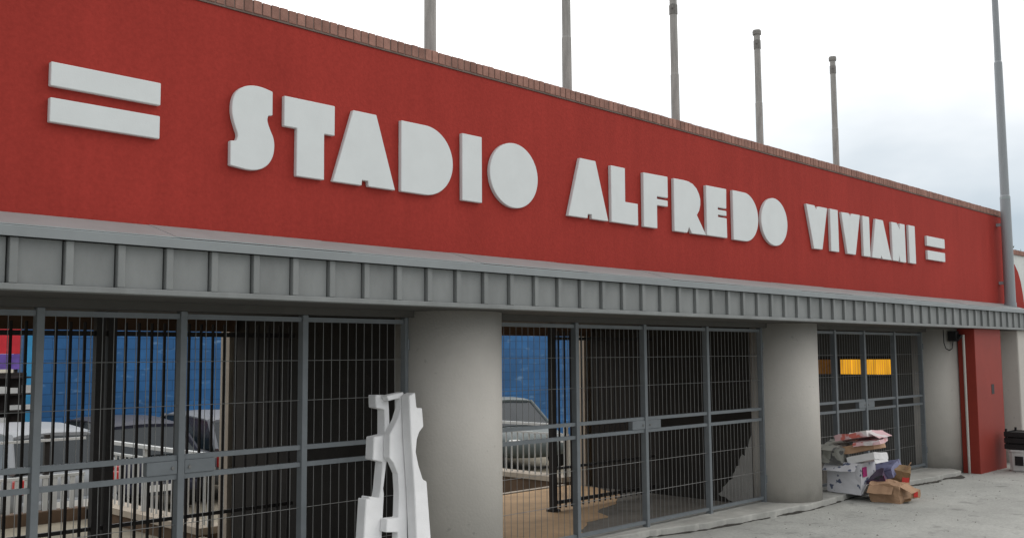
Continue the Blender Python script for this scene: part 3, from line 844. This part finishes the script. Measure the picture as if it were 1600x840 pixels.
# tall tapered mast in front of the far end of the wall
mx_, my_ = 17.90, 5.70
t = thing('mast', 'tall tapered galvanised mast standing on the canopy at the far end of the red wall', 'pole', (mx_, my_, 2.58))
bm = NB(); lathe(bm, (mx_, my_, 2.60), [(.088, 0), (.082, 1.9), (.072, 1.93), (.066, 4.25), (.055, 4.28), (.050, 6.5), (.042, 6.53), (.038, 8.5)], 20)
obj('shaft', bm, M['mast'], t, smooth=False)
bm = NB(); cyl(bm, (mx_, my_, 4.46), (mx_, my_, 4.49), .084, n=20)
obj('collar', bm, M['flash'], t)
bm = NB(); lathe(bm, (mx_, my_, 2.585), [(.13, 0), (.13, .016), (.096, .02), (.095, .10)], 20)
obj('base_flange', bm, M['mast'], t)
bm = NB()
for zz in (3.0, 4.0):
    box(bm, mx_ - .03, mx_ + .03, my_ + .06, YW + 0.002, zz, zz + .05)
obj('wall_bracket', bm, M['mast'], t)

# ------------------------------------------------------------------ lower wall beyond the mast
fwl = thing('boundary_wall', 'lower white wall with a red curved field and brick coping beyond the mast', 'wall', (21, 6.4, 2.3))
bm = NB(); box(bm, 18.9, 27, 6.30, 6.55, 2.3, 3.70)
obj('wall', bm, M['white_paint'], fwl)
bm = NB(); x = 18.9; rng = random.Random(9)
while x < 27:
    box(bm, x, x + .062, 6.27, 6.58, 3.702, 3.79 + rng.uniform(-.003, .003)); x += .073
obj('coping', bm, M['brick'], fwl)
curve = [(18.9, 2.40), (20.62, 2.40), (20.57, 2.75), (20.50, 3.0), (20.42, 3.2), (20.30, 3.37), (20.12, 3.51), (19.9, 3.59), (19.6, 3.63), (18.9, 3.64)]
bm = NB(); prism(bm, curve, lambda p: (p[0], 6.296, p[1]), lambda p: (p[0], 6.301, p[1]))
obj('red_field', bm, M['red'], fwl)

# tree beyond the low wall
tr = thing('tree', 'sparse leafy tree top showing above the low wall beyond the mast', 'tree', (44, 13, -0.6))
bm = NB(); cyl(bm, (44, 13, -.6), (44.1, 13, 3.2), .22, .12, n=10)
rng = random.Random(21)
tips = []
for i in range(16):
    a = rng.uniform(0, 6.28); l = rng.uniform(1.0, 2.6)
    p0 = Vector((44.05, 13, rng.uniform(2.2, 3.3))); p1 = p0 + Vector((math.cos(a) * l * .8, math.sin(a) * l * .8, rng.uniform(.7, 2.6)))
    cyl(bm, p0, p1, .05, .015, n=6); tips.append((p0, p1))
obj('trunk', bm, M['bark'], tr)
bm = NB()
for p0, p1 in tips:
    for i in range(170):
        c = p0.lerp(p1, rng.uniform(.35, 1.15)) + Vector((rng.gauss(0, .32), rng.gauss(0, .32), rng.gauss(0, .26)))
        d1 = Vector((rng.uniform(-1, 1), rng.uniform(-1, 1), rng.uniform(-1, 1))).normalized() * .09
        d2 = d1.cross(Vector((rng.uniform(-1, 1), rng.uniform(-1, 1), rng.uniform(-1, 1)))).normalized() * .05
        bm.faces.new([bm.verts.new(c - d1), bm.verts.new(c + d2), bm.verts.new(c + d1), bm.verts.new(c - d2)])
obj('crown', bm, M['leaf'], tr)

# ------------------------------------------------------------------ wall lamp with a loop of cable on the far pier
t = thing('wall_lamp', 'small dark lamp with a loop of cable high on the far round pier', 'lamp', (15.74, 5.9, 2.0))
bm = NB(); box(bm, 15.70, 15.80, 5.80, 5.94, 2.02, 2.18)
obj('housing', bm, M['black'], t, bevel=.015)
bm = NB(); cyl(bm, (15.75, 5.80, 2.10), (15.75, 5.765, 2.075), .04, .05, n=14)
obj('lens_hood', bm, M['black'], t)
bm = NB(); tube(bm, [(15.62, 5.97, 2.2), (15.61, 5.965, 2.0), (15.64, 5.95, 1.91), (15.70, 5.92, 1.88), (15.76, 5.90, 1.91), (15.78, 5.89, 2.02)], .007, 6)
obj('cable', bm, M['black'], t)

# ------------------------------------------------------------------ white foam boards leaning by the gate
def foam(label, outline, y0, lean, thick, holes=None):
    """outline in (x, z); the board leans back towards the pier"""
    s = math.tan(R(lean))
    zmin = min(p[1] for p in outline)
    cx = sum(p[0] for p in outline) / len(outline)
    bm = NB()
    prism(bm, outline, lambda p: (p[0], y0 + p[1] * s, p[1]), lambda p: (p[0], y0 + thick + p[1] * s, p[1] ))
    o = obj('foam_board', bm, M['foam'], bevel=.006, seg=1)
    return tag(o, label, 'foam board', 'white foam offcuts leaning by the pier')

L_ = [(4.704, 1.556), (4.827, 1.552), (4.802, 1.439), (4.758, 1.264), (4.749, 1.244), (4.695, 1.081), (4.665, 1.063), (4.581, 0.883), (4.576, 0.845), (4.268, 0.0), (4.107, 0.0), (4.406, 0.83), (4.434, 0.824), (4.439, 0.843), (4.525, 0.825), (4.553, 0.879), (4.63, 1.066), (4.543, 1.09), (4.598, 1.249), (4.705, 1.26), (4.759, 1.444), (4.681, 1.461)]
foam('stepped white foam offcut on the left, square notches down its left edge', L_, 5.50, 21, 0.10)
M_ = [(4.746, 1.551), (4.92, 1.573), (4.841, 1.222), (4.475, 0.0), (4.3549999999999995, 0.0), (4.565, 0.593), (4.459, 0.606), (4.492, 0.692), (4.598, 0.689), (4.656, 0.857), (4.684, 0.983), (4.664, 1.065), (4.637, 1.101), (4.69, 1.265), (4.729, 1.303), (4.799, 1.374), (4.855, 1.453), (4.873, 1.529), (4.752, 1.512)]
foam('narrow middle white foam offcut with curved bites out of its left edge', M_, 5.42, 21, 0.075)
R_ = [(4.876, 1.549), (4.945, 1.571), (4.923, 1.456), (4.977, 1.452), (4.947, 1.316), (4.893, 1.278), (4.853, 1.227), (4.814, 1.137), (4.809, 1.045), (4.819, 0.94), (4.85, 0.925), (4.794, 0.675), (4.643, 0.0), (4.486, 0.0), (4.708, 0.848), (4.794, 1.231)]
foam('white foam offcut nearest the round pier, with a hollow in its right edge', R_, 5.31, 21, 0.10)

# ------------------------------------------------------------------ heap of discarded boxes by the second pier
def crumple(bm, dims, rot, seed, amp=0.012, cuts=5, squash=0.0):
    r_ = bmesh.ops.create_cube(bm, size=1)
    vs = r_['verts']
    es = list({e for v in vs for e in v.link_edges})
    bmesh.ops.subdivide_edges(bm, edges=es, cuts=cuts, use_grid_fill=True)
    for v in bm.verts:
        p = Vector((v.co.x * dims[0], v.co.y * dims[1], v.co.z * dims[2]))
        q = p * 6 + Vector((seed * 3.3, seed, 0))
        d = noise.noise_vector(q) * amp + noise.noise_vector(q * 2.7) * amp * 0.5
        if squash: d.z -= squash * max(0, v.co.z + .5) * (0.5 + noise.noise(p * 4 + Vector((seed, 0, 0))))
        v.co = p + d
    bmesh.ops.rotate(bm, verts=bm.verts, cent=(0, 0, 0), matrix=Matrix.Rotation(rot[2], 3, 'Z') @ Matrix.Rotation(rot[1], 3, 'Y') @ Matrix.Rotation(rot[0], 3, 'X'))

def flap(bm, w_, l_, rot, at, seed, t=0.005):
    vs = []
    n = 5
    for i in range(n + 1):
        for j in (0, 1):
            for k in (0, 1):
                u = i / n - .5
                p = Vector((u * w_, j * l_, k * t + 0.012 * noise.noise(Vector((u * 5, j * 2, seed)))))
                vs.append(bm.verts.new(p))
    idx = lambda i, j, k: vs[i * 4 + j * 2 + k]
    for i in range(n):
        bm.faces.new((idx(i, 0, 1), idx(i + 1, 0, 1), idx(i + 1, 1, 1), idx(i, 1, 1)))
        bm.faces.new((idx(i, 0, 0), idx(i, 1, 0), idx(i + 1, 1, 0), idx(i + 1, 0, 0)))
        bm.faces.new((idx(i, 0, 0), idx(i + 1, 0, 0), idx(i + 1, 0, 1), idx(i, 0, 1)))
        bm.faces.new((idx(i, 1, 0), idx(i, 1, 1), idx(i + 1, 1, 1), idx(i + 1, 1, 0)))
    bm.faces.new((idx(0, 0, 0), idx(0, 0, 1), idx(0, 1, 1), idx(0, 1, 0)))
    bm.faces.new((idx(n, 0, 0), idx(n, 1, 0), idx(n, 1, 1), idx(n, 0, 1)))
    mt_ = Matrix.Rotation(rot[2], 3, 'Z') @ Matrix.Rotation(rot[1], 3, 'Y') @ Matrix.Rotation(rot[0], 3, 'X')
    for v in vs: v.co = mt_ @ v.co + Vector(at)

def carton(label, loc, dims, rot, mt_, seed, amp=0.012, squash=0.0, flaps=(), prints=()):
    rot = tuple(R(a) for a in rot)
    t = thing('box', label, 'box', loc, 'discarded boxes heaped by the second pier')
    bm = NB(); crumple(bm, dims, rot, seed, amp, squash=squash)
    obj('body', bm, M[mt_], t, shift=False)
    for fw_, fl_, fr_, fa_, fm_ in flaps:
        bm = NB(); flap(bm, fw_, fl_, tuple(R(a) for a in fr_), fa_, seed)
        obj('flap', bm, M[fm_], t, shift=False)
    for fw_, fl_, fr_, fa_, fm_ in prints:
        bm = NB(); flap(bm, fw_, fl_, tuple(R(a) for a in fr_), fa_, seed, 0.003)
        obj('printed_patch', bm, M[fm_], t, shift=False)
    return t
carton('big pale box with dark spots at the bottom of the heap', (12.25, 5.93, .275), (.48, .44, .39), (2, 0, 4), 'card_spots', 1, .010,
       flaps=[(.42, .16, (-38, 0, 94), (-.25, .0, .19), 'card_spots'), (.40, .14, (60, 0, 184), (0, -.215, -.19), 'card_white')],
       prints=[(.14, .12, (86, 0, 4), (-.12, -.245, .02), 'card_magenta')])
carton('flat white tray box lying on the spotted box', (12.24, 5.70, .515), (.42, .36, .085), (-14, 4, 2), 'card_white', 2, .010,
       flaps=[(.38, .12, (70, 0, 0), (0, -.19, -.04), 'card_white')])
carton('flat brown carton between the white tray and the pink printed top', (12.25, 5.74, .655), (.46, .40, .10), (-13, 2, 6), 'card', 3, .012)
carton('pink and red printed flat box, topmost of the heap', (12.20, 5.78, .795), (.44, .46, .07), (-12, 3, -4), 'card_pink', 4, .014,
       flaps=[(.40, .14, (-24, 0, 182), (0.0, -.22, .06), 'card_pink'), (.22, .12, (150, 10, 90), (-.22, -.05, .0), 'card_white')])
carton('crumpled white and pink sheet box under the topmost printed box', (12.17, 5.62, .735), (.36, .34, .05), (-8, -4, 10), 'card_pink', 14, .020)
carton('dull grey printed box squeezed between the heap and the round pier', (12.10, 6.05, .585), (.44, .26, .20), (6, -8, 14), 'card_grey', 5, .020,
       flaps=[(.3, .16, (-20, 0, 80), (-.2, -.02, .10), 'card_grey')])
carton('dark purple box leaning in the middle of the heap', (12.40, 5.66, .225), (.34, .26, .16), (-24, -10, 20), 'card_purple', 6, .014,
       prints=[(.14, .09, (70, 0, 20), (-.06, -.15, .0), 'card_magenta')])
carton('blue grey flattened box on the right of the heap', (12.66, 5.66, .33), (.42, .30, .11), (-16, -14, 8), 'card_blue', 7, .012)
carton('crumpled brown carton on the ground in front of the heap', (12.33, 5.47, .125), (.46, .36, .24), (0, -3, 8), 'card', 8, .028, squash=.05,
       flaps=[(.34, .17, (-28, 0, 188), (.0, -.17, .08), 'card'), (.30, .14, (-40, 0, 96), (-.22, 0, .08), 'card'), (.24, .10, (12, 0, 200), (-.03, -.18, -.115), 'card_dark')])
carton('worn brown box standing up behind the crumpled carton', (12.74, 5.52, .23), (.20, .24, .30), (14, -18, 22), 'card_dark', 9, .018,
       flaps=[(.18, .10, (50, 0, 200), (0, -.10, .13), 'card')])
carton('small bright red box on the right of the brown cartons', (12.70, 5.42, .19), (.11, .08, .14), (8, 12, 30), 'plastic_red', 10, .008)
carton('small crushed brown box with a red end at the right edge of the heap', (12.74, 5.37, .055), (.18, .12, .11), (0, 5, -20), 'card', 12, .014,
       prints=[(.07, .08, (88, 0, -20), (-.02, -.07, -.04), 'plastic_red')])

# ------------------------------------------------------------------ tub and crate by the red pillar
t = thing('tub', 'pale plastic tub with a dark mark on the ground right of the red pillar', 'tub', (16.75, 5.25, 0))
bm = NB()
prof = [(0.20, 0.15, 0), (0.215, 0.165, .02), (0.235, 0.185, .30), (0.25, 0.20, .305), (0.25, 0.20, .335), (0.225, .175, .335), (.20, .15, .06)]
rings = []
for hx, hy, z in prof:
    ring = []
    for i in range(24):
        a = 2 * math.pi * i / 24
        c_, s_ = math.cos(a), math.sin(a)
        k_ = (abs(c_) ** 5 + abs(s_) ** 5) ** (-1 / 5)
        ring.append(bm.verts.new((16.75 + hx * c_ * k_, 5.25 + hy * s_ * k_, z + .002)))
    rings.append(ring)
for a, b in zip(rings, rings[1:]):
    for i in range(24):
        j = (i + 1) % 24
        bm.faces.new((a[i], a[j], b[j], b[i]))
bm.faces.new(rings[0][::-1]); bm.faces.new(rings[-1])
obj('body', bm, M['white_plastic'], t, smooth=False)
bm = NB(); box(bm, 16.512, 16.53, 5.19, 5.31, .10, .24)
obj('dark_mark', bm, M['black'], t)
t = thing('crate', 'black slatted crate standing on the pale tub', 'crate', (16.75, 5.25, .34))
bm = NB()
for za in (.345, .44, .535):
    zb = za + .075
    box(bm, 16.50, 17.0, 5.05, 5.062, za, zb); box(bm, 16.50, 17.0, 5.438, 5.45, za, zb)
    box(bm, 16.50, 16.512, 5.062, 5.438, za, zb); box(bm, 16.988, 17.0, 5.062, 5.438, za, zb)
obj('slat_sides', bm, M['black'], t)
bm = NB()
for x in (16.513, 16.958):
    for y in (5.063, 5.408): box(bm, x, x + .03, y, y + .03, .345, .655)
obj('corner_frame', bm, M['black'], t)
bm = NB(); box(bm, 16.545, 16.955, 5.095, 5.405, .347, .60)
obj('load', bm, M['black'], t)

# grit and litter on the pavement, far too many to count
bm = NB(); rng = random.Random(17)
for i in range(380):
    x = rng.uniform(7.5, 20); y = 5.75 - abs(rng.gauss(0, .8)) if rng.random() < .6 else rng.uniform(2.0, 5.7)
    s_ = rng.uniform(.004, .016) * (1.5 if rng.random() < .06 else 1)
    vs = [bm.verts.new((x + s_ * rng.uniform(.5, 1.2) * math.cos(a), y + s_ * rng.uniform(.5, 1.2) * math.sin(a), .001)) for a in (0, 1.3, 2.5, 3.8, 5.0)]
    tp = bm.verts.new((x, y, s_ * rng.uniform(.5, 1.0)))
    for a, b in zip(vs, vs[1:] + vs[:1]): bm.faces.new((a, b, tp))
    bm.faces.new(vs[::-1])
g = obj('gravel', bm, mat('grit', (.30, .295, .27), .9, island=.4)); g['kind'] = 'stuff'
